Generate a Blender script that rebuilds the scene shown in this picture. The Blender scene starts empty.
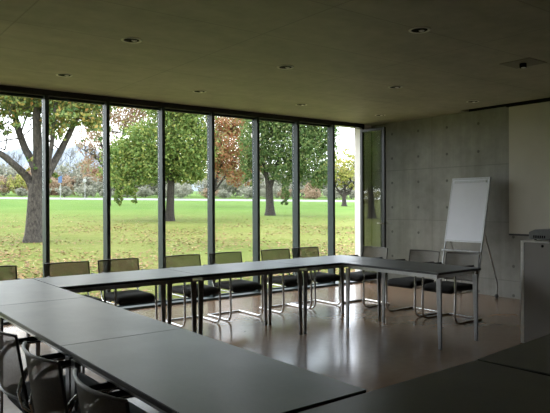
import bpy, math, random
import numpy as np
from mathutils import Vector, Matrix
R = math.radians
random.seed(7)
rng = np.random.default_rng(11)
scene = bpy.context.scene
col = scene.collection

# ------------------------------------------------------------------ object helpers
def tag(o, label=None, cat=None, group=None, kind=None):
    if label: o['label'] = label
    if cat: o['category'] = cat
    if group: o['group'] = group
    if kind: o['kind'] = kind
    return o

def empty(name, loc=(0, 0, 0), rz=0.0):
    o = bpy.data.objects.new(name, None)
    o.empty_display_size = 0.1
    col.objects.link(o)
    o.location = loc
    o.rotation_euler = (0, 0, rz)
    return o

def copy_tree(o, parent=None):
    c = o.copy()
    col.objects.link(c)
    c.parent = parent
    for ch in o.children:
        copy_tree(ch, c)
    return c

class MB:
    """collects geometry, builds ONE mesh object"""
    def __init__(s):
        s.v = []; s.f = []; s.m = []; s.sm = []
        s.mi = 0
    def add(s, vs, fs, smooth=False):
        b = len(s.v)
        s.v += [tuple(map(float, v)) for v in vs]
        for f in fs:
            s.f.append(tuple(b + i for i in f)); s.m.append(s.mi); s.sm.append(smooth)
        return s
    def box(s, a, b):
        x0, y0, z0 = [min(p, q) for p, q in zip(a, b)]
        x1, y1, z1 = [max(p, q) for p, q in zip(a, b)]
        return s.add([(x0,y0,z0),(x1,y0,z0),(x1,y1,z0),(x0,y1,z0),(x0,y0,z1),(x1,y0,z1),(x1,y1,z1),(x0,y1,z1)],
              [(0,3,2,1),(4,5,6,7),(0,1,5,4),(1,2,6,5),(2,3,7,6),(3,0,4,7)])
    def prism(s, pts, z0, z1):
        n = len(pts)
        vs = [(x, y, z0) for x, y in pts] + [(x, y, z1) for x, y in pts]
        fs = [tuple(reversed(range(n))), tuple(range(n, 2*n))]
        fs += [(i, (i+1) % n, n+(i+1) % n, n+i) for i in range(n)]
        return s.add(vs, fs)
    def hexa(s, bot, top):
        return s.add(list(bot)+list(top), [(3,2,1,0),(4,5,6,7),(0,1,5,4),(1,2,6,5),(2,3,7,6),(3,0,4,7)])
    def tube(s, pts, r, n=10, cap=True, close=False):
        pts = [Vector(p) for p in pts]
        rs = r if isinstance(r, (list, tuple)) else [r]*len(pts)
        rings = []
        up = None
        N = len(pts)
        for i, p in enumerate(pts):
            a = pts[max(i-1, 0)]; b = pts[min(i+1, N-1)]
            t = (b-a).normalized()
            if up is None:
                up = Vector((0,0,1)) if abs(t.z) < .9 else Vector((0,1,0))
            u = (up - t*up.dot(t))
            if u.length < 1e-5: u = t.orthogonal()
            u.normalize(); w = t.cross(u); up = u
            rings.append([p + (u*math.cos(2*math.pi*k/n) + w*math.sin(2*math.pi*k/n))*rs[i] for k in range(n)])
        vs = [v for rg in rings for v in rg]
        fs = []
        for i in range(N-1):
            for k in range(n):
                fs.append((i*n+k, i*n+(k+1) % n, (i+1)*n+(k+1) % n, (i+1)*n+k))
        s.add(vs, fs, True)
        if cap:
            s.add(rings[0], [tuple(reversed(range(n)))]); s.add(rings[-1], [tuple(range(n))])
        return s
    def lathe(s, prof, c=(0,0,0), n=28, axis='z'):
        vs = []; fs = []
        for (r, h) in prof:
            for k in range(n):
                a = 2*math.pi*k/n
                q = (r*math.cos(a), r*math.sin(a), h)
                if axis == 'x': q = (q[2], q[0], q[1])
                if axis == 'y': q = (q[0], q[2], q[1])
                vs.append((c[0]+q[0], c[1]+q[1], c[2]+q[2]))
        for i in range(len(prof)-1):
            for k in range(n):
                fs.append((i*n+k, i*n+(k+1) % n, (i+1)*n+(k+1) % n, (i+1)*n+k))
        return s.add(vs, fs, True)
    def build(s, name, mat, parent=None, loc=(0,0,0), bevel=0, seg=2, rz=0.0):
        me = bpy.data.meshes.new(name)
        me.from_pydata(s.v, [], s.f)
        mats = mat if isinstance(mat, (list, tuple)) else [mat]
        for m in mats: me.materials.append(m)
        me.polygons.foreach_set('material_index', s.m)
        me.polygons.foreach_set('use_smooth', s.sm)
        me.update()
        o = bpy.data.objects.new(name, me)
        col.objects.link(o)
        o.location = loc
        o.rotation_euler = (0, 0, rz)
        if parent is not None: o.parent = parent
        if bevel:
            md = o.modifiers.new('bevel', 'BEVEL'); md.width = bevel; md.segments = seg
            md.limit_method = 'ANGLE'; md.angle_limit = R(40)
        return o

def arc(p0, p1, p2, r, n=6):
    """rounded corner at p1"""
    p0, p1, p2 = Vector(p0), Vector(p1), Vector(p2)
    a = (p0-p1).normalized(); b = (p2-p1).normalized()
    ang = a.angle(b)
    d = r/math.tan(ang/2)
    s0 = p1+a*d; s1 = p1+b*d
    out = []
    for i in range(n+1):
        t = i/n
        out.append(s0*(1-t)**2 + p1*2*t*(1-t) + s1*t*t)
    return out

def path(pts, r):
    out = [Vector(pts[0])]
    for i in range(1, len(pts)-1):
        out += arc(pts[i-1], pts[i], pts[i+1], r)
    out.append(Vector(pts[-1]))
    return out

# ------------------------------------------------------------------ materials
OUT = .50
def dk(c, k=1): return tuple(min(.95, x*OUT*k) for x in c)
def newmat(name):
    m = bpy.data.materials.new(name); m.use_nodes = True
    nt = m.node_tree
    return m, nt, nt.nodes['Principled BSDF'], nt.nodes['Material Output']

def nd(nt, t, **k):
    n = nt.nodes.new(t)
    for a, b in k.items(): setattr(n, a, b)
    return n

def mth(nt, op, a, b=None, c=None, clamp=False):
    n = nt.nodes.new('ShaderNodeMath'); n.operation = op; n.use_clamp = clamp
    for i, x in enumerate((a, b, c)):
        if x is None: continue
        if isinstance(x, (int, float)): n.inputs[i].default_value = x
        else: nt.links.new(x, n.inputs[i])
    return n.outputs[0]

def mixc(nt, f, a, b, mode='MIX'):
    n = nt.nodes.new('ShaderNodeMix'); n.data_type = 'RGBA'; n.blend_type = mode
    for s, x in ((n.inputs[0], f), (n.inputs[6], a), (n.inputs[7], b)):
        if isinstance(x, (int, float)): s.default_value = x
        elif isinstance(x, tuple): s.default_value = (*x, 1)
        else: nt.links.new(x, s)
    return n.outputs[2]

def noise(nt, co, scale, detail=4, rough=.55):
    n = nt.nodes.new('ShaderNodeTexNoise')
    n.inputs['Scale'].default_value = scale; n.inputs['Detail'].default_value = detail
    n.inputs['Roughness'].default_value = rough
    if co is not None: nt.links.new(co, n.inputs['Vector'])
    return n.outputs['Fac']

def ramp(nt, f, stops):
    n = nt.nodes.new('ShaderNodeValToRGB')
    el = n.color_ramp.elements
    while len(el) < len(stops): el.new(0.5)
    for e, (p, c) in zip(el, stops):
        e.position = p; e.color = (*c, 1)
    nt.links.new(f, n.inputs[0])
    return n.outputs[0]

def mapr(nt, f, a, b, c, d):
    n = nt.nodes.new('ShaderNodeMapRange')
    n.inputs[1].default_value = a; n.inputs[2].default_value = b
    n.inputs[3].default_value = c; n.inputs[4].default_value = d
    nt.links.new(f, n.inputs[0])
    return n.outputs[0]

def bump(nt, bs, h, strength=.2, dist=.01):
    n = nt.nodes.new('ShaderNodeBump')
    n.inputs['Strength'].default_value = strength; n.inputs['Distance'].default_value = dist
    nt.links.new(h, n.inputs['Height']); nt.links.new(n.outputs[0], bs.inputs['Normal'])

def simple(name, c, rough=.5, metal=0.0, var=.08, scale=30, spec=None, bmp=0):
    m, nt, bs, out = newmat(name)
    co = nd(nt, 'ShaderNodeTexCoord').outputs['Object']
    f = noise(nt, co, scale)
    c0 = tuple(x*(1-var) for x in c); c1 = tuple(min(1, x*(1+var)) for x in c)
    nt.links.new(ramp(nt, f, [(.3, c0), (.7, c1)]), bs.inputs['Base Color'])
    bs.inputs['Roughness'].default_value = rough; bs.inputs['Metallic'].default_value = metal
    if spec is not None: bs.inputs['Specular IOR Level'].default_value = spec
    if bmp: bump(nt, bs, f, bmp, .002)
    return m

def concrete(name, base, u_ax, holes=True, hy0=6.04, sy0=6.335, seam_z=True, rough=.55):
    """cast concrete with formwork seams and tie holes; u_ax = 'X' or 'Y', vertical = Z"""
    m, nt, bs, out = newmat(name)
    tc = nd(nt, 'ShaderNodeTexCoord').outputs['Object']
    sx = nd(nt, 'ShaderNodeSeparateXYZ'); nt.links.new(tc, sx.inputs[0])
    u = sx.outputs[u_ax]; z = sx.outputs['Z']
    n1 = noise(nt, tc, 1.3, 6, .6); n2 = noise(nt, tc, 9, 5, .6); n3 = noise(nt, tc, 120, 2)
    # vertical streaks
    mp = nd(nt, 'ShaderNodeMapping'); nt.links.new(tc, mp.inputs[0]); mp.inputs['Scale'].default_value = (5, 5, .25)
    n4 = noise(nt, mp.outputs[0], 1.6, 4)
    f = mth(nt, 'ADD', mth(nt, 'MULTIPLY', n1, .5), mth(nt, 'ADD', mth(nt, 'MULTIPLY', n2, .2), mth(nt, 'MULTIPLY', n4, .3)))
    lo = tuple(x*.66 for x in base); hi = tuple(x*1.25 for x in base)
    c = ramp(nt, f, [(.35, lo), (.65, hi)])
    def seam(co, origin, step, w):
        a = mth(nt, 'DIVIDE', mth(nt, 'SUBTRACT', co, origin), step)
        d = mth(nt, 'MULTIPLY', mth(nt, 'ABSOLUTE', mth(nt, 'SUBTRACT', a, mth(nt, 'ROUND', a))), step)
        return d
    dz = seam(z, 1.115, .86, 0); du = seam(u, sy0, 1.74, 0)
    d = mth(nt, 'MINIMUM', dz, du)
    line = mapr(nt, d, .002, .008, 1, 0)
    c = mixc(nt, mth(nt, 'MULTIPLY', line, .55), c, tuple(x*.45 for x in base))
    h = mth(nt, 'MULTIPLY', n3, .15)
    h = mth(nt, 'SUBTRACT', h, line)
    if holes:
        a = seam(u, hy0, .58, 0); b = seam(z, .04, .43, 0)
        r2 = mth(nt, 'SQRT', mth(nt, 'ADD', mth(nt, 'MULTIPLY', a, a), mth(nt, 'MULTIPLY', b, b)))
        hole = mapr(nt, r2, .019, .026, 1, 0)
        c = mixc(nt, mth(nt, 'MULTIPLY', hole, .8), c, tuple(x*.3 for x in base))
        h = mth(nt, 'SUBTRACT', h, mth(nt, 'MULTIPLY', hole, 2))
    nt.links.new(c, bs.inputs['Base Color'])
    bs.inputs['Roughness'].default_value = rough
    bump(nt, bs, h, .35, .006)
    return m

CONC = (.285, .28, .255)
M = {}
M['conc_y'] = concrete('cast_concrete_side', CONC, 'Y')
M['conc_x'] = concrete('cast_concrete_back', CONC, 'X')
M['dark_wall'] = simple('dark_fill_cut_wall', (.10, .10, .095), .8, var=.05, scale=3)  # unseen walls made dark to lower the fill light in the foreground
M['white_render'] = simple('pale_concrete_reveal', (.74, .72, .70), .8, var=.06, scale=6)

def ceiling_mat():
    m, nt, bs, out = newmat('ceiling_concrete')
    tc = nd(nt, 'ShaderNodeTexCoord').outputs['Object']
    sx = nd(nt, 'ShaderNodeSeparateXYZ'); nt.links.new(tc, sx.inputs[0])
    mp = nd(nt, 'ShaderNodeMapping'); nt.links.new(tc, mp.inputs[0]); mp.inputs['Scale'].default_value = (.5, 1.6, 1)
    f = mth(nt, 'ADD', mth(nt, 'MULTIPLY', noise(nt, mp.outputs[0], 1.2, 6, .6), .6), mth(nt, 'MULTIPLY', noise(nt, tc, 6, 5, .6), .4))
    b = (.41, .39, .315)
    c = ramp(nt, f, [(.33, tuple(x*.78 for x in b)), (.68, tuple(x*1.2 for x in b))])
    def seam(co, o, st):
        a = mth(nt, 'DIVIDE', mth(nt, 'SUBTRACT', co, o), st)
        return mth(nt, 'MULTIPLY', mth(nt, 'ABSOLUTE', mth(nt, 'SUBTRACT', a, mth(nt, 'ROUND', a))), st)
    d = mth(nt, 'MINIMUM', seam(sx.outputs['X'], 1.25, 1.74), seam(sx.outputs['Y'], 5.8, .87))
    line = mapr(nt, d, .002, .009, 1, 0)
    c = mixc(nt, mth(nt, 'MULTIPLY', line, .55), c, tuple(x*.45 for x in b))
    nt.links.new(c, bs.inputs['Base Color']); bs.inputs['Roughness'].default_value = .6
    bump(nt, bs, mth(nt, 'SUBTRACT', mth(nt, 'MULTIPLY', f, .5), line), .2, .004)
    return m
M['ceiling'] = ceiling_mat()

def floor_mat():
    m, nt, bs, out = newmat('polished_brown_floor')
    tc = nd(nt, 'ShaderNodeTexCoord').outputs['Object']
    f = mth(nt, 'ADD', mth(nt, 'MULTIPLY', noise(nt, tc, 1.5, 6, .6), .6), mth(nt, 'MULTIPLY', noise(nt, tc, 14, 5, .6), .4))
    c = ramp(nt, f, [(.3, (.235, .145, .088)), (.72, (.325, .207, .13))])
    nt.links.new(c, bs.inputs['Base Color'])
    nt.links.new(mapr(nt, noise(nt, tc, 1.2, 3), .3, .7, .17, .23), bs.inputs['Roughness'])
    bs.inputs['Specular IOR Level'].default_value = .85
    bump(nt, bs, noise(nt, tc, 1.5, 2), .02, .01)
    return m
M['floor'] = floor_mat()

def top_mat():
    m, nt, bs, out = newmat('grey_laminate')
    tc = nd(nt, 'ShaderNodeTexCoord').outputs['Object']
    f = noise(nt, tc, 60, 4, .6)
    nt.links.new(ramp(nt, f, [(.3, (.052, .063, .072)), (.7, (.066, .078, .088))]), bs.inputs['Base Color'])
    nt.links.new(mapr(nt, noise(nt, tc, 4, 4), .3, .7, .33, .38), bs.inputs['Roughness'])
    bs.inputs['Specular IOR Level'].default_value = 1.0; bs.inputs['IOR'].default_value = 1.6
    bump(nt, bs, noise(nt, tc, 400, 2), .05, .001)
    return m
M['top'] = top_mat()
M['edge'] = simple('dark_table_edge', (.018, .015, .018), .4)
M['alu'] = simple('brushed_aluminium', (.42, .42, .42), .3, 1.0)
M['legmetal'] = simple('dark_leg_metal', (.27, .27, .275), .3, .9)
M['chrome'] = simple('chrome', (.62, .62, .63), .14, 1.0, var=.02)
M['seat'] = simple('black_upholstery', (.018, .018, .02), .8, var=.2, scale=180, bmp=.2)
M['plastic'] = simple('black_plastic', (.02, .02, .022), .45)
M['rim'] = simple('dark_back_rim', (.08, .072, .068), .4)
M['mull'] = simple('grey_painted_steel', (.05, .068, .074), .45, 0.0, var=.04, scale=4, spec=.3)
M['mull_dark'] = simple('black_steel_frame', (.03, .033, .036), .35, .2)
M['white_board'] = simple('white_enamel_board', (.76, .77, .85), .35, var=.02, scale=5)
M['alu_white'] = simple('pale_metal_tube', (.55, .56, .60), .45, .2)
M['screen'] = simple('projection_fabric', (.62, .59, .53), .9, var=.04, scale=3)
M['cab'] = simple('grey_cabinet_laminate', (.34, .315, .295), .5, var=.03, scale=4)
M['cab_edge'] = simple('pale_cabinet_edge', (.85, .84, .82), .5)
M['projector'] = simple('grey_projector_plastic', (.19, .19, .195), .45)
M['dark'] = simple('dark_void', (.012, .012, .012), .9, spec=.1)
M['ring'] = simple('white_lamp_ring', (.8, .78, .70), .35, .0)
M['bulb'] = simple('lamp_reflector', (.9, .9, .88), .3, .2)
M['hatch'] = simple('dark_ceiling_plate', (.25, .235, .19), .6)
M['sign'] = simple('weathered_pale_sign', (.34, .34, .35), .6)
M['marker'] = simple('dark_marker_plastic', (.05, .06, .12), .4)

def glass(name, tint, rough=0.0, ior=1.5):
    m, nt, bs, out = newmat(name)
    nt.nodes.remove(bs)
    co = nd(nt, 'ShaderNodeTexCoord').outputs['Object']
    t = nd(nt, 'ShaderNodeBsdfTransparent')
    f = noise(nt, co, .7, 2)
    nt.links.new(ramp(nt, f, [(.3, tuple(x*.99 for x in tint)), (.7, tint)]), t.inputs[0])
    g = nd(nt, 'ShaderNodeBsdfGlossy'); g.inputs['Roughness'].default_value = rough
    fr = nd(nt, 'ShaderNodeFresnel'); ge = nd(nt, 'ShaderNodeNewGeometry')
    # thin pane without refraction: the far face uses the same air-to-glass ratio as the near face
    nt.links.new(mapr(nt, ge.outputs['Backfacing'], 0, 1, ior, 1/ior), fr.inputs[0])
    mx = nd(nt, 'ShaderNodeMixShader')
    nt.links.new(fr.outputs[0], mx.inputs[0]); nt.links.new(t.outputs[0], mx.inputs[1]); nt.links.new(g.outputs[0], mx.inputs[2])
    nt.links.new(mx.outputs[0], out.inputs[0])
    return m
M['glass'] = glass('window_glass', (.925, .94, .93))
M['leafglass'] = glass('door_glass', (.8, .83, .81), ior=1.85)

def mesh_fabric():
    m, nt, bs, out = newmat('sheer_back_mesh')
    co = nd(nt, 'ShaderNodeTexCoord').outputs['Object']
    f = noise(nt, co, 90, 3)
    nt.links.new(ramp(nt, f, [(.3, (.165, .15, .13)), (.7, (.215, .195, .165))]), bs.inputs['Base Color'])
    bs.inputs['Roughness'].default_value = .6
    t = nd(nt, 'ShaderNodeBsdfTransparent')
    mx = nd(nt, 'ShaderNodeMixShader')
    mx.inputs[0].default_value = .78
    nt.links.new(t.outputs[0], mx.inputs[1]); nt.links.new(bs.outputs[0], mx.inputs[2])
    nt.links.new(mx.outputs[0], out.inputs[0])
    return m
M['mesh'] = mesh_fabric()

def leafmat(name, stops, trans=.35):
    m, nt, bs, out = newmat(name)
    g = nd(nt, 'ShaderNodeNewGeometry')
    c = ramp(nt, g.outputs['Random Per Island'], [(p_, dk(c_, 1.45)) for p_, c_ in stops])
    nt.links.new(c, bs.inputs['Base Color']); bs.inputs['Roughness'].default_value = .6
    bs.inputs['Specular IOR Level'].default_value = .25
    tr = nd(nt, 'ShaderNodeBsdfTranslucent'); nt.links.new(c, tr.inputs[0])
    mx = nd(nt, 'ShaderNodeMixShader'); mx.inputs[0].default_value = trans
    nt.links.new(bs.outputs[0], mx.inputs[1]); nt.links.new(tr.outputs[0], mx.inputs[2])
    nt.links.new(mx.outputs[0], out.inputs[0])
    return m
GR = [(0, (.12, .22, .05)), (.35, (.22, .34, .09)), (.7, (.34, .45, .13)), (1, (.50, .50, .14))]
M['leaf_green'] = leafmat('green_leaves', GR)
M['leaf_mixed'] = leafmat('green_yellow_leaves', [(0, (.10, .20, .06)), (.4, (.24, .35, .12)), (.75, (.40, .42, .12)), (.92, (.62, .48, .14)), (1, (.62, .36, .12))])
M['leaf_deep'] = leafmat('deeper_green_leaves', [(0, (.08, .16, .05)), (.45, (.17, .28, .09)), (.85, (.30, .40, .14)), (1, (.45, .46, .2))])
M['leaf_red'] = leafmat('red_orange_leaves', [(0, (.40, .12, .06)), (.4, (.55, .24, .13)), (.7, (.55, .40, .2)), (1, (.3, .38, .12))])
M['leaf_pink'] = leafmat('faded_red_leaves', [(0, (.42, .20, .15)), (.5, (.55, .36, .26)), (1, (.38, .40, .18))])
M['leaf_yellow'] = leafmat('yellow_green_leaves', [(0, (.30, .36, .09)), (.5, (.48, .50, .14)), (1, (.66, .55, .2))])
M['leaf_brown'] = leafmat('hazed_russet_leaves', [(0, (.36, .27, .20)), (.5, (.52, .35, .24)), (1, (.60, .48, .36))])  # russet leaves, paled further for distance haze
M['leaf_grey'] = leafmat('hazed_grey_green_leaves', [(0, (.30, .32, .26)), (.5, (.42, .43, .35)), (1, (.54, .51, .43))])  # grey green leaves, lightened for the haze at that distance
M['fallen'] = leafmat('fallen_leaf_litter', [(0, (.16, .08, .04)), (.5, (.34, .17, .08)), (.85, (.48, .28, .12)), (1, (.60, .48, .22))], .1)

def bark(name, a, b):
    m, nt, bs, out = newmat(name)
    co = nd(nt, 'ShaderNodeTexCoord').outputs['Object']
    mp = nd(nt, 'ShaderNodeMapping'); nt.links.new(co, mp.inputs[0]); mp.inputs['Scale'].default_value = (6, 6, 3)
    f = noise(nt, mp.outputs[0], 2.5, 7, .7)
    nt.links.new(ramp(nt, f, [(.35, dk(a)), (.65, dk(b))]), bs.inputs['Base Color'])
    bs.inputs['Roughness'].default_value = .9
    bump(nt, bs, f, .8, .05)
    return m
M['bark'] = bark('grey_brown_bark', (.03, .025, .023), (.21, .18, .155))
M['bark_dark'] = bark('dark_bark', (.03, .025, .022), (.11, .092, .075))
M['bark_far'] = bark('pale_bare_wood', (.16, .145, .13), (.32, .29, .26))

# ------------------------------------------------------------------ camera (eye 1.41 m above floor)
yaw, pitch, roll = .6538, -.005, -.0046
H = 1.406
F0 = Vector((math.sin(yaw), math.cos(yaw), 0)); R0 = Vector((math.cos(yaw), -math.sin(yaw), 0)); Z = Vector((0, 0, 1))
Fw = F0*math.cos(pitch) + Z*math.sin(pitch)
U2 = Z*math.cos(pitch) - F0*math.sin(pitch)
Rt = R0*math.cos(roll) + U2*math.sin(roll)
Up = U2*math.cos(roll) - R0*math.sin(roll)
cam = bpy.data.cameras.new('camera'); camo = bpy.data.objects.new('camera', cam); col.objects.link(camo)
cam.sensor_width = 36; cam.lens = 603.39/550*36; cam.clip_end = 6000; cam.clip_start = .05
mt = Matrix((Rt, Up, -Fw)).transposed().to_4x4(); mt.translation = (0, 0, H)
camo.matrix_world = mt
scene.camera = camo

# ------------------------------------------------------------------ room shell
XL, XR, YB, YW, ZC = -1.75, 8.126, -2.2, 7.62, 2.82
def struct(o): return tag(o, kind='structure')
b = MB().box((XL-.25, YB-.25, -.25), (XR+.25, 7.80, 0)); struct(b.build('floor', M['floor']))
b = MB()
b.box((XL-.25, YB-.25, ZC), (7.90, 8.1, ZC+.35))
b.box((7.90, 5.62, ZC), (XR, 8.1, ZC+.35))
b.box((7.90, YB-.25, ZC+.22), (XR, 5.62, ZC+.35))
struct(b.build('ceiling', M['ceiling']))
struct(MB().box((XR, YB-.25, 0), (XR+.25, 7.70, ZC+.35)).build('wall_right', M['conc_y']))
struct(MB().box((8.115, YB, ZC+.0), (XR, 5.62, ZC+.219)).build('slot_shade_strip', M['dark']))  # dark strip added over the wall for the shade inside the slot
struct(MB().box((XL-.25, YB-.25, 0), (XL, 7.70, ZC)).build('wall_left', M['dark_wall']))
struct(MB().box((XL, YB-.25, 0), (XR, YB, ZC)).build('wall_back', M['dark_wall']))
struct(MB().box((7.86, 7.705, -.1), (XR+.25, 7.86, ZC)).build('wall_front', M['white_render']))

# window wall
mx = [-1.68, -.885, -.09, .705, 1.50, 2.2997, 3.0826, 3.884, 4.6919, 5.5124, 6.3226, 7.1113]
yf, yb = 7.61, 7.75
struct(MB().box((XL, 7.53, 0), (7.86, 7.79, .03)).build('trim_1', M['mull']))
b = MB().box((XL, yf, 2.75), (7.86, yb, ZC))
struct(b.build('trim_2', M['mull_dark']))
for i, x in enumerate(mx):
    w = empty('window_%d' % (i+1), (x, 7.68, .03)); struct(w)
    x1 = (mx[i+1] if i+1 < len(mx) else 7.80)
    MB().box((-.023, yf-7.68, 0), (.023, yb-7.68, 2.72)).build('mullion', M['mull'], w)
    if i+1 < len(mx):
        g = MB().box((.024, .034, .018), (x1-x-.024, .042, 2.69)).build('pane', M['glass'], w)
        f = MB()
        f.box((.024, .015, 0), (x1-x-.024, .06, .018)); f.box((.024, .015, 2.69), (x1-x-.024, .06, 2.72))
        f.build('glazing_bead', M['mull'], w)
# open glazed door at the end of the window wall
d = empty('door_1', (7.80, 7.62, .03)); struct(d)
b = MB().box((.0, -.01, 0), (.055, .045, 2.72)); b.build('jamb', M['mull_dark'], d)
b = MB()
w = .55
b.box((-.045, -.03-.02, .01), (0, -.02, 2.68))
b.box((-.045, -w-.02, .01), (0, -w+.03, 2.68))
b.box((-.043, -w, .01), (-.002, -.04, .075)); b.box((-.043, -w, 2.635), (-.002, -.04, 2.68))
b.build('door_frame', M['mull_dark'], d)
MB().box((-.026, -w+.02, .06), (-.019, -.05, 2.64)).build('pane', M['leafglass'], d)
h = MB().tube([(-.045, -w-.002, 1.03), (-.085, -w-.002, 1.03), (-.085, -w+.10, 1.03)], .009)
h.tube([(0, -w-.002, 1.03), (.05, -w-.002, 1.03), (.05, -w-.09, 1.03)], .009)
h.build('handle', M['alu'], d)

# ------------------------------------------------------------------ ceiling fittings
def downlight():
    t = empty('recessed_downlight', (0, 0, 0))
    prof = [(.060, .012), (.066, .0), (.072, -.005), (.086, -.006), (.089, -.003), (.089, 0)]
    MB().lathe(prof, n=32).build('trim_ring', M['ring'], t)
    b = MB().lathe([(.0655, -.003), (.050, -.003), (.03, -.0025), (.0005, -.0025)], n=28)
    b.build('recess', M['dark'], t)
    b = MB().lathe([(.0005, -.010), (.012, -.0095), (.02, -.006), (.024, -.0025)], c=(.026, .0, 0), n=18)
    b.build('bulb', M['bulb'], t)
    return t
dl0 = downlight()
xs = [2.19, 3.90, 5.62, 7.28]
spots = [(2.19, 6.63, 'first downlight of the row nearest the windows, above the leftmost window bays'),
         (3.87, 6.60, 'second downlight along the windows, above the third and fourth panes'),
         (5.56, 6.63, 'third downlight along the windows, above the seventh pane'),
         (7.25, 6.67, 'last downlight along the windows, close to the glass door and wall corner'),
         (2.19, 4.88, 'large looking downlight with pale ring on the left half of the ceiling'),
         (3.90, 4.90, 'downlight in the middle of the ceiling, second in its row from the left'),
         (5.65, 4.95, 'small downlight in the middle row left of the flipchart side'),
         (7.34, 5.02, 'small bright downlight beside the concrete wall near the ceiling slot'),
         (3.95, 3.20, 'nearest downlight at the top of the view, set in the dark ceiling')]
for i, (x, y, lab) in enumerate(spots):
    o = dl0 if i == 0 else copy_tree(dl0)
    o.location = (x, y, ZC)
    tag(o, lab, 'downlight', 'recessed downlights in the concrete ceiling')
t = empty('ceiling_hatch', (5.73, 3.33, ZC))
tag(t, 'dark square plate in the ceiling with a small spot lamp above the cabinet', 'ceiling plate')
MB().box((-.165, -.165, -.006), (.165, .165, 0)).build('plate', M['hatch'], t)
b = MB().lathe([(.0005, -.05), (.03, -.05), (.034, -.04), (.034, -.006)], n=20); b.build('spot_lamp', M['dark'], t)
b = MB().lathe([(.0005, -.054), (.02, -.054), (.024, -.049)], c=(-.01, -.01, 0), n=20); b.build('bulb', M['bulb'], t)

# ------------------------------------------------------------------ tables
def make_table(L, W, name='conference_table'):
    """length along local X, centred"""
    t = empty(name)
    hx, hy = L/2, W/2
    MB().box((-hx, -hy, .736), (hx, hy, .740)).build('tabletop', M['top'], t)
    MB().box((-hx, -hy, .716), (hx, hy, .7358)).build('edge_band', M['edge'], t, bevel=.002)
    b = MB()
    for s in (-1, 1):
        b.box((-hx+.05, s*(hy-.05)-.012, .676), (hx-.05, s*(hy-.05)+.012, .716))
        b.box((s*(hx-.075)-.012, -hy+.062, .676), (s*(hx-.075)+.012, hy-.062, .716))
    b.build('frame', M['alu'], t, bevel=.002)
    for sx in (-1, 1):
        for sy in (-1, 1):
            xo = sx*(hx-.008); yo = sy*(hy-.05)
            xi_t = xo - sx*.058; xi_b = xo - sx*.034
            y0, y1 = yo-.009, yo+.009
            if sx > 0: bot = [(xi_b,y0,0),(xo,y0,0),(xo,y1,0),(xi_b,y1,0)]; top = [(xi_t,y0,.6755),(xo,y0,.6755),(xo,y1,.6755),(xi_t,y1,.6755)]
            else: bot = [(xo,y0,0),(xi_b,y0,0),(xi_b,y1,0),(xo,y1,0)]; top = [(xo,y0,.6755),(xi_t,y0,.6755),(xi_t,y1,.6755),(xo,y1,.6755)]
            lg = MB().hexa(bot, top).build('leg', M['legmetal'], t, bevel=.003)
    return t

GT = 'grey tables set in a square ring'
def table(x0, x1, y0, y1, lab, rz=0, along='x', dz=0):
    L = (x1-x0) if along == 'x' else (y1-y0); W = (y1-y0) if along == 'x' else (x1-x0)
    t = make_table(L-.004, W-.004)
    t.location = ((x0+x1)/2, (y0+y1)/2, dz); t.rotation_euler.z = (0 if along == 'x' else R(90)) + rz
    return tag(t, lab, 'table', GT)
table(.922, 1.567, 1.509, 2.866, 'grey table in the left foreground, its free corner pointing at the open floor', along='y')
table(.922, 1.567, 2.869, 4.265, 'middle grey table of the left row, between two crossing seams', along='y')
table(.922, 1.567, 4.268, 5.652, 'far left corner grey table, touching both the left row and the window row', along='y')
table(1.570, 2.878, 4.919, 5.652, 'grey table of the window row next to the far left corner table', along='x')
table(2.881, 4.178, 4.919, 5.652, 'middle grey table of the row along the windows', along='x')
table(4.181, 5.405, 4.919, 5.652, 'last grey table of the window row, in the corner before the glass door', along='x')
table(4.714, 5.405, 3.60, 4.916, 'grey table in front of the flipchart, turned towards the viewer', along='y')
# nearest row, slightly askew
def near(cx0, cy0, ang, lab):
    t = make_table(1.30, .70)
    c, s = math.cos(ang), math.sin(ang)
    # far-left corner sits at (cx0, cy0)
    lx, ly = .65, -.35
    t.location = (cx0 + lx*c - ly*s, cy0 + lx*s + ly*c, 0); t.rotation_euler.z = ang
    return tag(t, lab, 'table', GT)
near(.925, 1.470, R(1.6), 'dark nearest table at the bottom edge, below the foreground table corner')
near(2.240, 1.512, R(5.2), 'dark nearest table at the lower right, in front of the grey cabinet')

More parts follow.
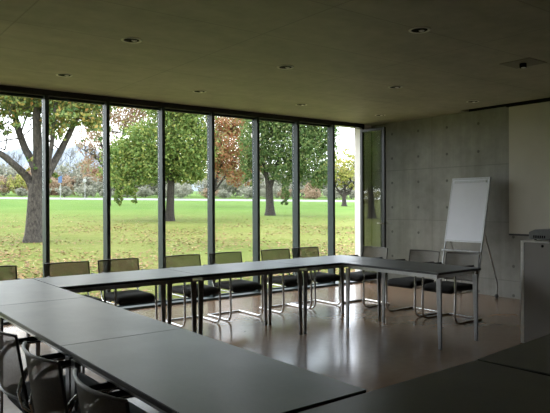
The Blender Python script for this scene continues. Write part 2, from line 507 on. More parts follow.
# ------------------------------------------------------------------ chairs
def make_chair():
    """faces -Y, origin on the floor"""
    t = empty('cantilever_chair')
    hx = .232; r = .0135
    side = []
    for s in (-1, 1):
        x = s*hx
        pts = [(x*.92, .215, .50), (x, .18, .645), (x, -.225, .638), (x, -.240, r), (x, .275, r)]
        pts = path(pts, .10)
        tb = MB().tube(pts, r, 10); 
        fr = tb.build('side_tube', M['chrome'], t)
    MB().tube([(-hx+.004, .268, r), (hx-.004, .268, r)], r*.9, 10).build('floor_rail', M['chrome'], t)
    b = MB()
    for yy in (-.17, .12):
        b.tube([(-hx+.0, yy, .356), (hx, yy, .356)], .009, 8)
    for s in (-1, 1):
        b.tube([(s*hx, -.232, .356), (s*hx, .12, .356), (s*hx*.93, .20, .43), (s*hx*.92, .218, .50)], .009, 8)
    b.build('seat_frame', M['chrome'], t)
    # seat cushion, crowned with rolled front
    nx, ny = 10, 10; sdz = -.032
    hw = .215
    vs = []; fs = []
    for layer in (0, 1):
        for j in range(ny+1):
            for i in range(nx+1):
                u = i/nx*2-1; v = j/ny
                e = max(abs(u), abs(v*2-1))
                rr = (abs(u)**8 + abs(v*2-1)**8)
                k = 1 - .06*min(1, rr*.5)
                x = u*hw*k; y = -.275 + v*.46*k + .23*(1-k)
                drop = .02*max(0, (.18-v)/.18)**2
                if layer == 0: z = .400 + .004*e - drop + sdz
                else: z = .478 - .020*e**6 - .006*(1-u*u)*(1-abs(v*2-1)) - drop + sdz
                vs.append((x, y, z))
    o1 = (nx+1)*(ny+1)
    for j in range(ny):
        for i in range(nx):
            a = j*(nx+1)+i
            fs.append((a, a+nx+1, a+nx+2, a+1)); fs.append((o1+a, o1+a+1, o1+a+nx+2, o1+a+nx+1))
    rim = [i for i in range(nx+1)] + [(j)*(nx+1)+nx for j in range(1, ny+1)] + [ny*(nx+1)+i for i in range(nx-1, -1, -1)] + [j*(nx+1) for j in range(ny-1, 0, -1)]
    for k in range(len(rim)):
        a, c = rim[k], rim[(k+1) % len(rim)]
        fs.append((a, c, o1+c, o1+a))
    MB().add(vs, fs, True).build('seat', M['seat'], t)
    # backrest: curved sheer panel with dark rim
    def bp(u, v):     # u -1..1, v 0..1
        x = u*.236; z = .46 + v*.32
        y = .235 + .05*v - .050*u*u
        return (x, y, z)
    nx, ny = 14, 5
    vs = [bp(-1+2*i/nx, j/ny) for j in range(ny+1) for i in range(nx+1)]
    vs2 = [(p[0], p[1]+.003, p[2]) for p in vs]
    b = MB(); n = len(vs)
    fs = []
    for j in range(ny):
        for i in range(nx):
            a = j*(nx+1)+i
            fs.append((a, a+1, a+nx+2, a+nx+1))
    b.add(vs, fs, True)
    back = b.build('backrest', M['mesh'], t)
    ring = [bp(-1+2*i/nx, 1) for i in range(nx+1)] + [bp(1, 1-j/4) for j in range(1, 5)] + [bp(1-2*i/nx, 0) for i in range(1, nx+1)] + [bp(-1, j/4) for j in range(1, 5)]
    rb = MB().tube(ring, .0075, 8)
    rb.build('back_rim', M['rim'], back)
    # arm pads
    for s in (-1, 1):
        MB().tube([(s*hx, -.15, .652), (s*hx, -.05, .654), (s*hx, .12, .654)], [.0145, .0155, .0145], 10).build('armrest', M['plastic'], t)
    return t
ch0 = make_chair()
CH = [
 # window row (face the room)
 (1.41, 6.27, 0, 'sheer-backed cantilever chair at the window row, cut by the left picture edge'),
 (2.155, 6.24, 0, 'sheer-backed cantilever chair just right of the first dark mullion'),
 (2.735, 6.24, 0, 'sheer-backed cantilever chair across the second mullion, behind the window row'),
 (3.55, 6.24, 0, 'sheer-backed cantilever chair just right of the third mullion, behind the window row'),
 (4.165, 6.24, 0, 'sheer-backed cantilever chair across the fourth mullion, behind the window row'),
 (4.955, 6.23, 0, 'left one of the close pair of chairs before the sixth mullion'),
 (5.495, 6.24, 0, 'right one of the close pair of chairs, behind the corner of the tables'),
 # right row (face left)
 (6.06, 5.90, -90, 'pale-looking cantilever chair beside the open glass door'),
 (6.08, 5.05, -90, 'cantilever chair against the concrete wall, left of the flipchart'),
 (6.08, 4.47, -90, 'cantilever chair standing in front of the flipchart legs'),
 # left row (seen from behind)
 (1.00, 3.27, 90, 'dark chair back at the left picture edge, tucked under the left table row'),
 (1.00, 2.64, 90, 'dark curved chair back in the left foreground, middle of the three seen from behind'),
 (1.02, 2.04, 90, 'dark curved chair back nearest the viewer at the bottom left'),
]
for i, (x, y, a, lab) in enumerate(CH):
    o = ch0 if i == 0 else copy_tree(ch0)
    o.location = (x, y, 0); o.rotation_euler.z = R(a)
    g = 'chairs along the windows' if i < 7 else ('chairs at the right table' if i < 10 else 'chairs at the left table row')
    tag(o, lab, 'chair', g)

# ------------------------------------------------------------------ flipchart
fl = empty('flipchart', (7.7, 5.41, 0))
tag(fl, 'white flipchart easel on wheeled legs leaning before the concrete wall', 'flipchart')
def FL(x, y, z): return (x-7.7, y-5.41, z)
def lx(z): return 7.42 + .2157*z       # front plane leans back
y1, y0 = 5.685, 5.055
zt, zb = 1.765, .838
def slab(za, zb_, ya, yb_, th, off=0):
    A = lambda z, y, o: FL(lx(z)+o, y, z)
    return ([A(za, ya, off), A(za, yb_, off), A(za, yb_, off+th), A(za, ya, off+th)],
            [A(zb_, ya, off), A(zb_, yb_, off), A(zb_, yb_, off+th), A(zb_, ya, off+th)])
MB().hexa(*slab(zb, zt, y0, y1, .02)).build('board', M['white_board'], fl, bevel=.003)
b = MB()
for s in ((zb-.012, zb+.012, y0-.01, y1+.01), (zt-.02, zt+.012, y0-.01, y1+.01)):
    b.hexa(*slab(*s, .028, -.006))
for s in ((zb, zt, y0-.012, y0+.008), (zb, zt, y1-.008, y1+.012)): b.hexa(*slab(*s, .028, -.004))
b.build('board_frame', M['alu_white'], fl)
MB().hexa(*slab(1.70, 1.735, y0+.04, y1-.04, .014, -.015)).build('paper_clamp', M['alu_white'], fl, bevel=.003)
b = MB().box(FL(lx(.69)-.06, y0, .682), FL(lx(.69)+.02, y1, .694)); b.box(FL(lx(.69)-.06, y0, .682), FL(lx(.69)-.054, y1, .712))
b.build('pen_tray', M['alu_white'], fl)
for y in (y0, y1):
    MB().tube([FL(lx(.055)+.01, y, .058), FL(lx(.86)+.015, y, .86)], .013, 10).build('front_leg', M['alu_white'], fl)
    yy = y - .03
    MB().tube(path([FL(lx(.95)+.045, y, .95), FL(7.94, yy, .22), FL(7.95, yy+.02, .058)], .05), .012, 8).build('rear_leg', M['alu'], fl)
for (x, y) in ((lx(.05)+.01, y0), (lx(.05)+.01, y1), (7.95, y0-.01), (7.95, y1-.01)):
    c = MB().lathe([(.001, -.012), (.026, -.012), (.03, -.008), (.03, .008), (.026, .012), (.001, .012)], c=FL(x, y, .03), n=18, axis='x')
    c.box(FL(x-.01, y-.012, .045), FL(x+.01, y+.012, .066))
    c.build('caster', M['plastic'], fl)
for i, (y, lab) in enumerate(((5.55, 'dark marker pen at the left end of the flipchart tray'), (5.42, 'dark marker pen in the middle of the flipchart tray'), (5.28, 'dark marker pen at the right end of the flipchart tray'))):
    x = lx(.69)-.03
    o = empty('marker_pen', (x, y, .706)); tag(o, lab, 'marker pen', 'marker pens on the flipchart tray')
    MB().lathe([(.0005, -.045), (.009, -.045), (.010, -.04), (.010, .05), (.0005, .05)], n=12, axis='y').build('barrel', M['marker'], o)
    MB().lathe([(.011, .05), (.011, .075), (.006, .08), (.0005, .08)], n=12, axis='y').build('cap', M['plastic'], o)

# ------------------------------------------------------------------ projection screen
s = empty('projection_screen', (8.0, 3.62, 0)); tag(s, 'wide pale projection screen hanging from the ceiling slot on the right', 'projection screen')
MB().box((-.002, -1.25, .955), (.002, 1.25, 2.785)).build('screen_fabric', M['screen'], s)
MB().box((-.05, -1.27, 2.785), (.05, 1.27, 3.03)).build('screen_top_shadow', M['dark'], s)  # black box standing for the ceiling edge shadow above the screen
MB().box((-.012, -1.25, .930), (.012, 1.25, .956)).build('weight_bar', M['plastic'], s, bevel=.004)

# ------------------------------------------------------------------ cabinet and projector
c = empty('media_cabinet', (5.825, 2.90, 0)); tag(c, 'tall grey cabinet at the right edge carrying a projector', 'cabinet')
MB().box((-.255, -.35, .02), (.27, .35, 1.015)).build('body', M['cab'], c, bevel=.003)
MB().box((-.23, -.33, 0), (.25, .33, .02)).build('plinth', M['plastic'], c)
MB().box((-.28, -.355, 1.015), (.275, .355, 1.03)).build('top_panel', M['cab_edge'], c, bevel=.002)
MB().box((-.281, .322, .02), (-.255, .353, 1.015)).build('side_panel', M['cab_edge'], c)
d1 = MB().box((-.277, -.345, .03), (-.256, .320, 1.01)).build('door', M['cab'], c, bevel=.002)
MB().lathe([(.0005, -.004), (.012, -.004), (.014, 0)], c=(-.278, .13, .985), n=16, axis='x').build('lock', M['dark'], d1)

p = empty('projector', (5.81, 3.03, 1.03)); tag(p, 'grey projector lying on top of the tall cabinet', 'projector')
b = MB()
pr = [(-.16, .012), (-.155, .065), (-.10, .092), (.13, .098), (.15, .07), (.15, .012)]
ys = (-.24, .20)
vs = []; fs = []
prof = [(.20, .012), (.205, .08), (.14, .108), (-.19, .114), (-.22, .10), (-.225, .012)]
n = len(prof)
for x in (-.155, .15):
    vs += [(x, y, z) for y, z in prof]
fs = [tuple(range(n)), tuple(reversed(range(n, 2*n)))] + [(i, i+n, (i+1) % n+n, (i+1) % n) for i in range(n)]
MB().add(vs, fs).build('body', M['projector'], p, bevel=.01, seg=3)
b = MB()
for k in range(6): b.box((-.158, .03+.022*k, .025), (-.154, .042+.022*k, .05))
b.build('vent', M['dark'], p)
b = MB().box((-.158, -.20, .022), (-.154, -.03, .055)); b.build('socket_panel', M['dark'], p)
MB().lathe([(.045, .15), (.045, .17), (.035, .175), (.033, .16), (.0005, .158)], c=(0, -.12, .05), n=24, axis='x').build('lens', M['dark'], p)
for (x, y) in ((-.12, .15), (-.12, -.17), (.12, .15), (.12, -.17)):
    MB().lathe([(.012, 0), (.012, .0125), (.0005, .0125)], c=(x, y, 0), n=12).build('foot', M['plastic'], p)

# ------------------------------------------------------------------ outdoors: ground
def depth(x, y): return x*F0.x + y*F0.y
def gz(x, y):
    s = depth(x, y)
    z = -.06 + .0034*x + .0263*(y-7.8)
    z += .022*max(0, min(s-86, 7))
    return z
def ground_hit(px, py):
    v = Rt*((px-275)/603.39) + Up*((206.5-py)/603.39) + Fw
    t = (-.06-.0263*7.8-H)/(v.z - .0034*v.x - .0263*v.y)
    return Vector((v.x*t, v.y*t, H+v.z*t))
def at(px, py, s):
    """world point on the sight line of a pixel at forward distance s (used to read positions off the photo)"""
    v = Rt*((px-275)/603.39) + Up*((206.5-py)/603.39) + Fw
    return Vector((v.x*s, v.y*s, H+v.z*s))

def lawn_mat():
    m, nt, bs, out = newmat('mown_grass')
    tc = nd(nt, 'ShaderNodeTexCoord').outputs['Object']
    n1 = noise(nt, tc, .25, 5, .6); n2 = noise(nt, tc, 2.2, 6, .7); n3 = noise(nt, tc, 25, 4, .7)
    f = mth(nt, 'ADD', mth(nt, 'MULTIPLY', n1, .35), mth(nt, 'ADD', mth(nt, 'MULTIPLY', n2, .4), mth(nt, 'MULTIPLY', n3, .25)))
    near_c = ramp(nt, f, [(.36, dk((.17, .25, .05))), (.5, dk((.30, .35, .085))), (.64, dk((.44, .42, .15)))])
    far_c = ramp(nt, n1, [(.3, dk((.17, .33, .06))), (.7, dk((.25, .40, .09)))])
    sx = nd(nt, 'ShaderNodeSeparateXYZ'); nt.links.new(tc, sx.inputs[0])
    s = mth(nt, 'ADD', mth(nt, 'MULTIPLY', sx.outputs['X'], .608), mth(nt, 'MULTIPLY', sx.outputs['Y'], .794))
    s = mth(nt, 'ADD', s, mth(nt, 'MULTIPLY', n1, 14))
    c = mixc(nt, mapr(nt, s, 34, 56, 0, 1), near_c, far_c)
    nt.links.new(c, bs.inputs['Base Color']); bs.inputs['Roughness'].default_value = .95
    bs.inputs['Specular IOR Level'].default_value = .1
    bump(nt, bs, mth(nt, 'ADD', n3, n2), .5, .05)
    return m
M['lawn'] = lawn_mat()
M['road'] = simple('pale_road', (.2, .2, .21), .8, var=.05, scale=.5)
def strip(name, s0, s1, mat, half=260, ns=12, nt_=14, lift=0.0):
    vs = []; fs = []
    for i in range(ns+1):
        s = s0 + (s1-s0)*i/ns
        for j in range(nt_+1):
            r = -half + 2*half*j/nt_
            q = F0*s + R0*r
            vs.append((q.x, q.y, gz(q.x, q.y)+lift))
    for i in range(ns):
        for j in range(nt_):
            a = i*(nt_+1)+j
            fs.append((a, a+1, a+nt_+2, a+nt_+1))
    return struct(MB().add(vs, fs).build(name, mat))
# lawn starts at the facade
vs = []; fs = []
cx = [-120 + 20*i for i in range(18)]
b = MB()
q0 = []
for x in cx:
    q0.append((x, 7.80, gz(x, 7.80)))
N1 = len(cx)
rows = [q0]
for y in (12, 20, 35, 60, 90, 120):
    rows.append([(x, y, -.06+.0034*x+.0263*(y-7.8)) for x in cx])
vs = [p_ for r_ in rows for p_ in r_]
def sdep(p_): return depth(p_[0], p_[1])
lawn_v = []
for p_ in vs:
    s_ = sdep(p_)
    if s_ > 86.05:
        k = 86.05 - s_
        x_, y_ = p_[0] + F0.x*k, p_[1] + F0.y*k
        if y_ < 7.8: y_ = 7.8; x_ = (86.05 - F0.y*y_)/F0.x
        lawn_v.append((x_, y_, gz(x_, y_)))
    else: lawn_v.append(p_)
for i in range(len(rows)-1):
    for j in range(N1-1):
        a = i*N1+j
        fs.append((a, a+1, a+N1+1, a+N1))
struct(MB().add(lawn_v, fs).build('lawn', M['lawn']))
strip('road', 86, 93, M['road'])
strip('field', 93, 400, M['lawn'])

# far hill, its blue is aerial haze put into the colour
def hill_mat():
    m, nt, bs, out = newmat('haze_tinted_hill')
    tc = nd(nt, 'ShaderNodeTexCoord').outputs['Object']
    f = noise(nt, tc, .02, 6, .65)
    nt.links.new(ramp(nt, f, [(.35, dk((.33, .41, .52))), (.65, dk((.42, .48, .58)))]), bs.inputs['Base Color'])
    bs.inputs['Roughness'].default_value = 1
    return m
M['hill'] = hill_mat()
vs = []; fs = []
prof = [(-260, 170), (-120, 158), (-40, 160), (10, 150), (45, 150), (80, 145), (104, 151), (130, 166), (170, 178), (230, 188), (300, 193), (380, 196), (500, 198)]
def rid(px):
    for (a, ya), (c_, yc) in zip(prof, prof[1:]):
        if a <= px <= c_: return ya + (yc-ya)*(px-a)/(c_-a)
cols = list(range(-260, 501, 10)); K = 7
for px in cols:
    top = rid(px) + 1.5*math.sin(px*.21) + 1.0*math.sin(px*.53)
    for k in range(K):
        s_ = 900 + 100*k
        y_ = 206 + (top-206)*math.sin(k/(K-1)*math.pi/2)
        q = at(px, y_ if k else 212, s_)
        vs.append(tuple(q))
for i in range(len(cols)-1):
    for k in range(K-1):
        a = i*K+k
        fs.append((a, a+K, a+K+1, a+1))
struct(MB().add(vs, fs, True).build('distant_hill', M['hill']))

# ------------------------------------------------------------------ vegetation
def leaves_mesh(name, centers, size, mat, parent, curl=True):
    """each leaf a small pointed quad; centers = Nx3 array (local)"""
    n = len(centers)
    d = rng.normal(size=(n, 3)); d /= np.linalg.norm(d, axis=1)[:, None]
    e = rng.normal(size=(n, 3)); e -= (e*d).sum(1)[:, None]*d; e /= np.linalg.norm(e, axis=1)[:, None]
    L = size*rng.uniform(.6, 1.3, n)[:, None]; W = L*.6
    c = np.asarray(centers)
    v = np.stack([c-d*L*.5, c+e*W*.5, c+d*L*.5, c-e*W*.5], 1).reshape(-1, 3)
    me = bpy.data.meshes.new(name)
    me.vertices.add(4*n); me.vertices.foreach_set('co', v.astype(np.float32).ravel())
    me.loops.add(4*n); me.loops.foreach_set('vertex_index', np.arange(4*n, dtype=np.int32))
    me.polygons.add(n)
    me.polygons.foreach_set('loop_start', np.arange(0, 4*n, 4, dtype=np.int32))
    me.update(calc_edges=True)
    me.materials.append(mat)
    o = bpy.data.objects.new(name, me); col.objects.link(o)
    if parent is not None: o.parent = parent
    return o

def cloud(blobs, n):
    """blobs: (cx,cy,cz,rx,ry,rz,weight); clumped leaf positions denser towards the shell"""
    w = np.array([b_[6] for b_ in blobs], float); w /= w.sum()
    out = []
    for b_, k in zip(blobs, (w*n).astype(int)):
        nc = max(4, k//26)
        d = rng.normal(size=(nc, 3)); d /= np.linalg.norm(d, axis=1)[:, None]
        rr = rng.uniform(.25, 1, nc)[:, None]**.6
        cc = d*rr
        idx = rng.integers(0, nc, k)
        q = cc[idx] + rng.normal(size=(k, 3))*.13
        out.append(q*np.array(b_[3:6]) + np.array(b_[:3]))
    return np.concatenate(out)

def limb(mb, pts, r0, r1, n=8):
    k = len(pts)
    # smooth with subdivision
    P = [Vector(p_) for p_ in pts]
    Q = []
    for i in range(k-1):
        a = P[max(i-1, 0)]; b_ = P[i]; c_ = P[i+1]; d_ = P[min(i+2, k-1)]
        for j in range(4):
            t = j/4
            Q.append(.5*((2*b_) + (c_-a)*t + (2*a-5*b_+4*c_-d_)*t*t + (3*b_-a-3*c_+d_)*t**3))
    Q.append(P[-1])
    m_ = len(Q)
    rs = [r0 + (r1-r0)*i/(m_-1) for i in range(m_)]
    mb.tube(Q, rs, n)
    return Q, rs

def twigs(mb, p, d, L, r, lev, rnd, spread=.6, grav=0.0):
    """recursive branching"""
    p = Vector(p); d = Vector(d).normalized()
    pts = [p]; q = p.copy(); dd = d.copy()
    for i in range(3):
        dd = (dd + Vector((rnd.uniform(-1, 1), rnd.uniform(-1, 1), rnd.uniform(-.6, 1)-grav))*.18).normalized()
        q = q + dd*L/3; pts.append(q.copy())
    mb.tube(pts, [r, r*.85, r*.7, r*.55], 5 if lev < 2 else 4, cap=False)
    if lev >= 1:
        for k in range(3 if lev > 1 else 4):
            a = Vector((rnd.uniform(-1, 1), rnd.uniform(-1, 1), rnd.uniform(-.3, .9)-grav)).normalized()
            nd_ = (dd + a*spread*1.4).normalized()
            twigs(mb, pts[rnd.choice((1, 2, 3))], nd_, L*rnd.uniform(.55, .8), r*.5, lev-1, rnd, spread, grav)

def trunk_flare(mb, base, h, r, n=14, lean=(0, 0)):
    zs = [(-.25, 1.7), (0, 1.45), (.12, 1.2), (.35, 1.05), (.7, .98), (1, .92)]
    rings = []
    for t, k in zs:
        z = t*h if t > 0 else t
        cx_, cy_ = base[0]+lean[0]*max(t, 0), base[1]+lean[1]*max(t, 0)
        ring = []
        for i in range(n):
            a = 2*math.pi*i/n
            rr = r*k*(1 + (.16*math.cos(5*a+1) if t <= .12 else .04*math.cos(3*a))*(1.2-t))
            ring.append((cx_+rr*math.cos(a), cy_+rr*math.sin(a), base[2]+z))
        rings.append(ring)
    vs = [v for g in rings for v in g]; fs = []
    for i in range(len(zs)-1):
        for k in range(n): fs.append((i*n+k, i*n+(k+1) % n, (i+1)*n+(k+1) % n, (i+1)*n+k))
    mb.add(vs, fs, True)

def rel(o, pts): return [Vector(p_)-o for p_ in pts]

# --- tree 1: multi-limbed tree close to the left panes
g1 = ground_hit(33, 242); s1 = depth(g1.x, g1.y)
T1 = empty('lawn_tree', tuple(g1)); tag(T1, 'thick forked tree close to the building in the leftmost window bays', 'tree')
def P1(px, py, ds=0): return at(px, py, s1+ds) - g1
mb = MB()
fork = P1(36, 184)
trunk_flare(mb, (0, 0, 0), fork.z, .23, lean=(fork.x, fork.y))
limb(mb, [P1(35, 195), P1(29, 180), P1(18, 168, -.3), P1(-2, 152, -.6), P1(-30, 138, -1)], .15, .07)
limb(mb, [P1(37, 188), P1(35, 168), P1(25, 148, .3), P1(17, 125, .5), P1(12, 100, .7), P1(5, 70, 1)], .15, .07)
limb(mb, [P1(38, 190), P1(38, 160), P1(37, 130, -.2), P1(36, 98, -.3), P1(34, 60, -.3)], .17, .09)
limb(mb, [P1(38, 192), P1(49, 172), P1(62, 148, .5), P1(72, 128, .7), P1(80, 108, .8), P1(84, 80, 1)], .14, .06)
limb(mb, [P1(44, 180, -.4), P1(51, 150, -.6), P1(54, 120, -.7), P1(57, 90, -.8)], .08, .04)
limb(mb, [P1(74, 118, .7), P1(88, 120, .5), P1(100, 128, .3), P1(120, 133, 0)], .05, .02)
limb(mb, [P1(20, 135, .5), P1(28, 113, .2), P1(33, 106, 0)], .03, .015)
rnd = random.Random(3)
for (px, py) in ((5, 150), (-5, 130), (14, 112), (20, 138), (30, 120), (60, 150), (75, 122), (84, 95), (96, 126), (12, 90), (36, 90), (56, 95)):
    for k in range(2):
        twigs(mb, P1(px, py, rnd.uniform(-.4, .4)), (rnd.uniform(-1, 1), rnd.uniform(-1, 1), rnd.uniform(-.2, .8)), rnd.uniform(.7, 1.2), .022, 2, rnd)
mb.build('trunk', M['bark'], T1)
bl = []
def add1(px, py, rpx, rpy, w, ds=0, dz=1.6):
    c_ = P1(px, py, ds); k = s1/603.39
    bl.append((c_.x, c_.y, c_.z, rpx*k, dz, rpy*k, w))
add1(20, 86, 52, 11, 1.3); add1(64, 87, 44, 11, 1.2); add1(20, 96, 50, 14, 3.0); add1(72, 101, 42, 16, 3.2); add1(100, 96, 26, 13, 1.2)
add1(12, 108, 26, 10, .8); add1(57, 118, 12, 20, 1.0, -.5, .8); add1(66, 122, 24, 8, .55); add1(90, 122, 16, 10, .5, .3, .8); add1(40, 105, 16, 10, .8)
add1(-40, 100, 40, 16, .9); add1(3, 128, 12, 10, .25); add1(-25, 120, 30, 20, .8); add1(95, 137, 14, 8, .14)
add1(30, 165, 7, 10, .03, -.3, .4); add1(52, 178, 8, 5, .06, .3, .4)
leaves_mesh('foliage', cloud(bl, 16000), .13, M['leaf_mixed'], T1)

def crown_tree(name, px, py, label, cat, r, blobs, n, size, lm, bm, limbs, dz=1.0, low=None, seed=1, tw=14):
    g = ground_hit(px, py); s = depth(g.x, g.y); k = s/603.39
    T = empty(name, tuple(g)); tag(T, label, cat)
    P = lambda x, y, ds=0: at(x, y, s+ds) - g
    mb = MB()
    f = P(*limbs[0][0][:2])
    trunk_flare(mb, (0, 0, 0), f.z, r, lean=(f.x, f.y))
    rn = random.Random(seed)
    for (pts, ra, rb) in limbs[0][1]:
        Q, _ = limb(mb, [P(*q) for q in pts], ra, rb)
        for i in range(tw):
            q = Q[rn.randrange(len(Q)//3, len(Q))]
            twigs(mb, q, (rn.uniform(-1, 1), rn.uniform(-1, 1), rn.uniform(-.3, .7)), rn.uniform(.5, 1.2), .02*s/30, 1, rn)
    mb.build('trunk', bm, T)
    B = []
    for (x, y, rx, ry, w, ds) in blobs:
        c_ = P(x, y, ds); B.append((c_.x, c_.y, c_.z, rx*k, rx*k*dz, ry*k, w))
    leaves_mesh('foliage', cloud(B, n), size, lm, T)
    return T

crown_tree('lawn_tree', 169.5, 221, 'broad green tree in the fourth window bay with low hanging branches', 'tree', .20,
    [(178, 104, 34, 22, 3.6, 0), (152, 148, 34, 26, 4.6, 0), (187, 140, 29, 34, 5.2, 0), (140, 172, 38, 14, 2.2, 0), (188, 172, 18, 12, 1.1, 0), (122, 160, 20, 24, 1.6, -.5),
     (126, 188, 14, 8, .35, -1), (119, 200, 5, 6, .14, -1), (135, 200, 4, 4, .06, -1), (170, 160, 40, 20, 3, 1.5)],
    38000, .16, M['leaf_green'], M['bark_dark'],
    [((171, 184), [([(171, 188), (166, 172), (158, 160), (140, 150), (120, 150)], .11, .03), ([(171, 188), (172, 168), (171, 140), (172, 100)], .13, .05),
      ([(171, 186), (180, 172), (190, 158), (205, 140)], .09, .03), ([(160, 165), (145, 172), (130, 182), (120, 198)], .05, .012), ([(176, 175), (176, 150), (186, 125)], .06, .02)])], seed=4)
crown_tree('lawn_tree', 270.5, 215.5, 'green tree with a stout dark trunk in the sixth window bay', 'tree', .25,
    [(280, 112, 36, 24, 3.6, 0), (256, 135, 18, 28, 1.8, 0), (290, 140, 28, 34, 4.5, 0), (312, 150, 24, 36, 3.5, 0), (325, 120, 16, 26, 1.6, 0), (262, 160, 14, 14, .8, 0),
     (285, 172, 20, 12, 1.2, 0), (286, 190, 5, 10, .3, -.5), (284, 202, 4, 4, .1, -.5), (322, 178, 14, 10, .8, 0), (250, 170, 9, 18, .5, 0)],
    30000, .185, M['leaf_deep'], M['bark_dark'],
    [((269, 186), [([(269, 190), (266, 172), (262, 150), (264, 120)], .17, .06), ([(270, 188), (277, 165), (284, 140), (286, 110)], .15, .05), ([(268, 180), (258, 165), (252, 150)], .08, .03),
      ([(275, 170), (292, 160), (310, 155), (322, 150)], .08, .03), ([(266, 160), (272, 140), (270, 125)], .08, .03)])], seed=5)
crown_tree('lawn_tree', 212, 206.5, 'red and orange leaved tree filling the fifth window bay', 'tree', .2,
    [(228, 116, 26, 22, 3.4, 0), (230, 145, 26, 24, 3.4, 0), (240, 172, 18, 14, 1.4, 0), (216, 155, 14, 24, 1.4, 0), (250, 160, 12, 20, .8, 0)],
    15000, .24, M['leaf_red'], M['bark_dark'],
    [((212, 192), [([(212, 194), (218, 172), (222, 140)], .14, .05), ([(212, 194), (228, 172), (242, 145)], .12, .05), ([(213, 188), (226, 150), (230, 115)], .12, .05)])], seed=6)
crown_tree('lawn_tree', 108, 205.5, 'sparse faded red tree showing between the two green trees', 'tree', .2,
    [(118, 105, 36, 22, 3.4, 0), (108, 128, 30, 22, 1.5, 0), (98, 150, 22, 18, .7, 0), (135, 115, 22, 26, 2.2, 0), (92, 165, 16, 12, .5, 0), (104, 172, 12, 14, .6, 0)],
    9500, .23, M['leaf_pink'], M['bark_dark'],
    [((110, 186), [([(110, 190), (108, 165), (100, 140), (90, 120)], .14, .04), ([(110, 188), (116, 160), (124, 130), (130, 105)], .14, .04), ([(109, 178), (98, 160), (84, 150)], .08, .02)])], seed=8)
crown_tree('lawn_tree', 344.5, 206.2, 'low crooked tree with yellowish leaves seen through the open door', 'tree', .22,
    [(345, 168, 18, 12, 1.6, 0), (338, 178, 12, 10, .9, 0), (352, 180, 12, 9, .8, 0), (345, 156, 14, 7, .5, 0), (330, 165, 14, 14, .9, 0)],
    2600, .26, M['leaf_yellow'], M['bark_dark'],
    [((344, 195), [([(344, 197), (338, 190), (332, 180)], .16, .05), ([(344, 197), (345, 186), (343, 170)], .15, .05), ([(344, 196), (351, 190), (355, 178)], .14, .05), ([(340, 192), (350, 182), (352, 170)], .09, .03)])], seed=9)

green_tree = [o for o in col.objects if o.get('label', '').startswith('broad green tree')][0]
for k, (x, y, rz, lab) in enumerate(((-13.5, 27.5, 40, 'green tree on the lawn left of the view, mirrored in the open glass door'),
                                     (-27.5, 42.5, 200, 'far green tree left of the view, behind the one mirrored in the glass door'))):
    o = copy_tree(green_tree); o.location = (x, y, gz(x, y)); o.rotation_euler.z = R(rz)
    tag(o, lab, 'tree')
# --- woodland belt beyond the road: bare trees and shrubs, each its own object
def bare_tree(seed, h):
    T = empty('bare_tree')
    mb = MB(); rn = random.Random(seed)
    trunk_flare(mb, (0, 0, 0), h*.35, h*.016)
    pts = [(0, 0, h*.3), (rn.uniform(-.3, .3), rn.uniform(-.3, .3), h*.6), (rn.uniform(-.5, .5), 0, h*.95)]
    Q, _ = limb(mb, pts, h*.014, h*.004, 6)
    for k in range(16):
        i = rn.randrange(0, len(Q))
        a = rn.uniform(0, 2*math.pi)
        twigs(mb, Q[i], (math.cos(a), math.sin(a), rn.uniform(.5, 1.4)), h*rn.uniform(.16, .3)*(1.1-.4*i/len(Q)), h*.006, 2, rn, .5)
    mb.build('trunk', M['bark_far'], T)
    return T
protos = [bare_tree(s_, 11) for s_ in (21, 22, 23)]
xs_ = [-22, -6, 8, 20, 52, 62, 72, 87, 100, 128, 146, 160, 184, 202, 218, 240, 256, 282, 300, 318, 338, 354]
rn = random.Random(5)
for i, px in enumerate(xs_):
    o = protos[i] if i < 3 else copy_tree(protos[i % 3])
    s_ = rn.uniform(126, 150)
    q = at(px+rn.uniform(-2, 2), 200, s_)
    o.location = (q.x, q.y, gz(q.x, q.y)-.05)
    k = rn.uniform(.75, 1.1) * (1.12 if px in (72, 87) else .8)
    o.scale = (k, k, k); o.rotation_euler.z = rn.uniform(0, 6)
    tag(o, 'bare grey tree in the thin woodland beyond the road', 'tree', 'bare trees beyond the road')
def shrub(mat, seed, wide=3.2, high=2.6, n=900):
    T = empty('woodland_shrub')
    mb = MB(); rn_ = random.Random(seed)
    for k in range(7):
        a = rn_.uniform(0, 6.28)
        twigs(mb, (0, 0, -.1), (math.cos(a)*.5, math.sin(a)*.5, 1), high*.8, .05, 1, rn_)
    mb.build('stem', M['bark_far'], T)
    B = [(rn_.uniform(-1, 1)*wide*.5, rn_.uniform(-1, 1)*wide*.4, high*rn_.uniform(.4, .9), wide*.5, wide*.5, high*.5, 1) for _ in range(6)]
    leaves_mesh('foliage', cloud(B, n), .34, mat, T)
    return T
sp = {k: [shrub(M[m_], sd, n=nn), shrub(M[m_], sd+50, 3.8, 3.2, nn)] for k, m_, sd, nn in (('b', 'leaf_brown', 31, 2300), ('g', 'leaf_grey', 32, 2600), ('v', 'leaf_yellow', 33, 1200))}
used = {k: 0 for k in sp}
names = {'b': ('russet brown shrub at the edge of the woodland beyond the road', 'russet shrubs beyond the road'),
         'g': ('grey green thicket shrub at the edge of the woodland beyond the road', 'grey green shrubs beyond the road'),
         'v': ('small yellow green shrub at the edge of the woodland beyond the road', 'yellow green shrubs beyond the road')}
px = -40
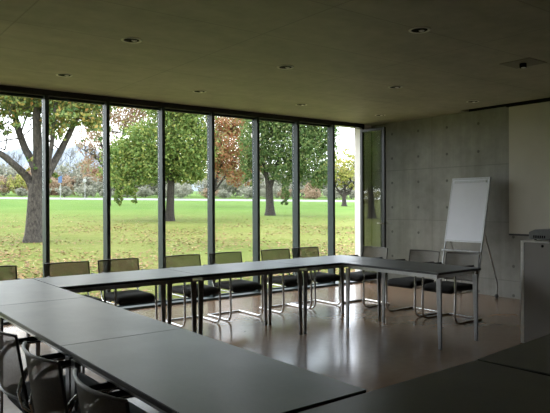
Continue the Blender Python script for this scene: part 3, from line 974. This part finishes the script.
while px < 372:
    left = px < 125
    kind = rn.choice('bbbgv' if left else 'gggbg')
    for row in range(3):
        kk = kind if row == 1 else rn.choice('bbg' if left else 'gggv')
        if row == 0: kk = rn.choice('bgg')
        i = used[kk]; used[kk] += 1
        o = sp[kk][i] if i < 2 else copy_tree(sp[kk][i % 2])
        s_ = (97, 107, 121)[row] + rn.uniform(-2, 3)
        q = at(px + rn.uniform(-5, 5), 200, s_)
        o.location = (q.x, q.y, gz(q.x, q.y)-.05)
        k = (.55, 1.05, 1.75)[row]*rn.uniform(.8, 1.15)
        o.scale = (k, k, k); o.rotation_euler.z = rn.uniform(0, 6)
        tag(o, names[kk][0], 'shrub', names[kk][1])
    px += rn.uniform(19, 23)

for k in range(5):
    o = copy_tree(sp['bgv'[k % 3]][k % 2])
    x, y = 7.8 - .724*(62+3*(k % 2)) + .69*(k-2)*4.2, 7.6 + .69*(62+3*(k % 2)) + .724*(k-2)*4.2
    o.location = (x, y, gz(x, y)-.05); o.scale = (.75, .75, .75); o.rotation_euler.z = k
    tag(o, 'shrub on the lawn edge far left of the view, mirrored in the open glass door', 'shrub', 'shrubs mirrored in the glass door')
# road signs
def sign(px, top, label, shape):
    s_ = 84.5
    q = at(px, 199.5, s_); zb_ = gz(q.x, q.y)
    zt_ = at(px, top, s_).z - zb_
    T = empty('road_sign', (q.x, q.y, zb_), -yaw); tag(T, label, 'road sign')
    MB().tube([(0, 0, -.1), (0, 0, zt_)], .05, 8).build('pole', M['sign'], T)
    if shape == 'blue':
        MB().box((-.27, -.10, zt_-.95), (.27, -.07, zt_)).build('sign_panel', simple('blue_sign_face', (.07, .13, .30), .5), T, bevel=.02)
        MB().box((-.17, -.10, zt_-2.0), (.17, -.07, zt_-1.7)).build('lower_plate', M['sign'], T, bevel=.02)
    else:
        MB().lathe([(.0005, -.10), (.26, -.10), (.28, -.085), (.26, -.07), (.0005, -.07)], c=(0, 0, zt_-.25), n=24, axis='y').build('sign_panel', M['sign'], T)
sign(60.5, 176, 'blue rectangular road sign on a pale pole beside the far road', 'blue')
sign(85, 179, 'small round pale road sign on a post beside the far road', 'round')

# fallen leaves on the lawn
n = 20000
pts = []
while len(pts) < n:
    s_ = 8 + 30*rn.random()**1.3
    r_ = rn.uniform(-.55, .26)*s_*1.1
    q = F0*s_ + R0*r_
    if q.y < 8.15: continue
    dens = .45 + .55*math.sin(q.x*.9+1.3*math.sin(q.y*.7))*math.sin(q.y*.8+1)
    if s_ > 28: dens *= .4
    if rn.random() > dens: continue
    pts.append((q.x, q.y, gz(q.x, q.y)+.012))
c_ = np.array(pts)
ang = rng.uniform(0, 2*math.pi, n); L = rng.uniform(.045, .105, n)
d_ = np.stack([np.cos(ang), np.sin(ang), rng.uniform(-.25, .35, n)], 1)*L[:, None]*.5
e_ = np.stack([-np.sin(ang), np.cos(ang), rng.uniform(-.3, .3, n)], 1)*L[:, None]*.35
v = np.stack([c_-d_, c_+e_, c_+d_, c_-e_], 1).reshape(-1, 3); v[:, 2] += .01
me = bpy.data.meshes.new('fallen_leaves')
me.from_pydata(v.tolist(), [], [tuple(range(4*i, 4*i+4)) for i in range(n)])
me.materials.append(M['fallen'])
o = bpy.data.objects.new('fallen_leaves', me); col.objects.link(o)
tag(o, 'brown and yellow fallen leaves scattered over the lawn outside', 'fallen leaves', kind='stuff')

# ------------------------------------------------------------------ sky and light
w = bpy.data.worlds.new('overcast_sky'); scene.world = w; w.use_nodes = True
nt = w.node_tree; bg = nt.nodes['Background']
tc = nt.nodes.new('ShaderNodeTexCoord')
mp = nt.nodes.new('ShaderNodeMapping'); nt.links.new(tc.outputs['Generated'], mp.inputs[0]); mp.inputs['Scale'].default_value = (1, 1, 2.5)
f = noise(nt, mp.outputs[0], 2.2, 5, .55)
nt.links.new(ramp(nt, f, [(.35, (.80, .88, 1.0)), (.6, (1.0, 1.0, 1.0))]), bg.inputs[0])
bg.inputs[1].default_value = 5.2
sun = bpy.data.lights.new('hazy_sun', 'SUN'); sun.energy = 1.6; sun.angle = R(25); sun.color = (1, .96, .88)
so = bpy.data.objects.new('hazy_sun', sun); col.objects.link(so); so.rotation_euler = (R(48), 0, R(-140))

scene.view_settings.view_transform = 'Standard'
scene.view_settings.look = 'None'
scene.view_settings.gamma = 1
scene.view_settings.use_curve_mapping = False
scene.view_settings.exposure = 0
scene.cycles.max_bounces = 12
scene.cycles.diffuse_bounces = 6
scene.cycles.transparent_max_bounces = 24
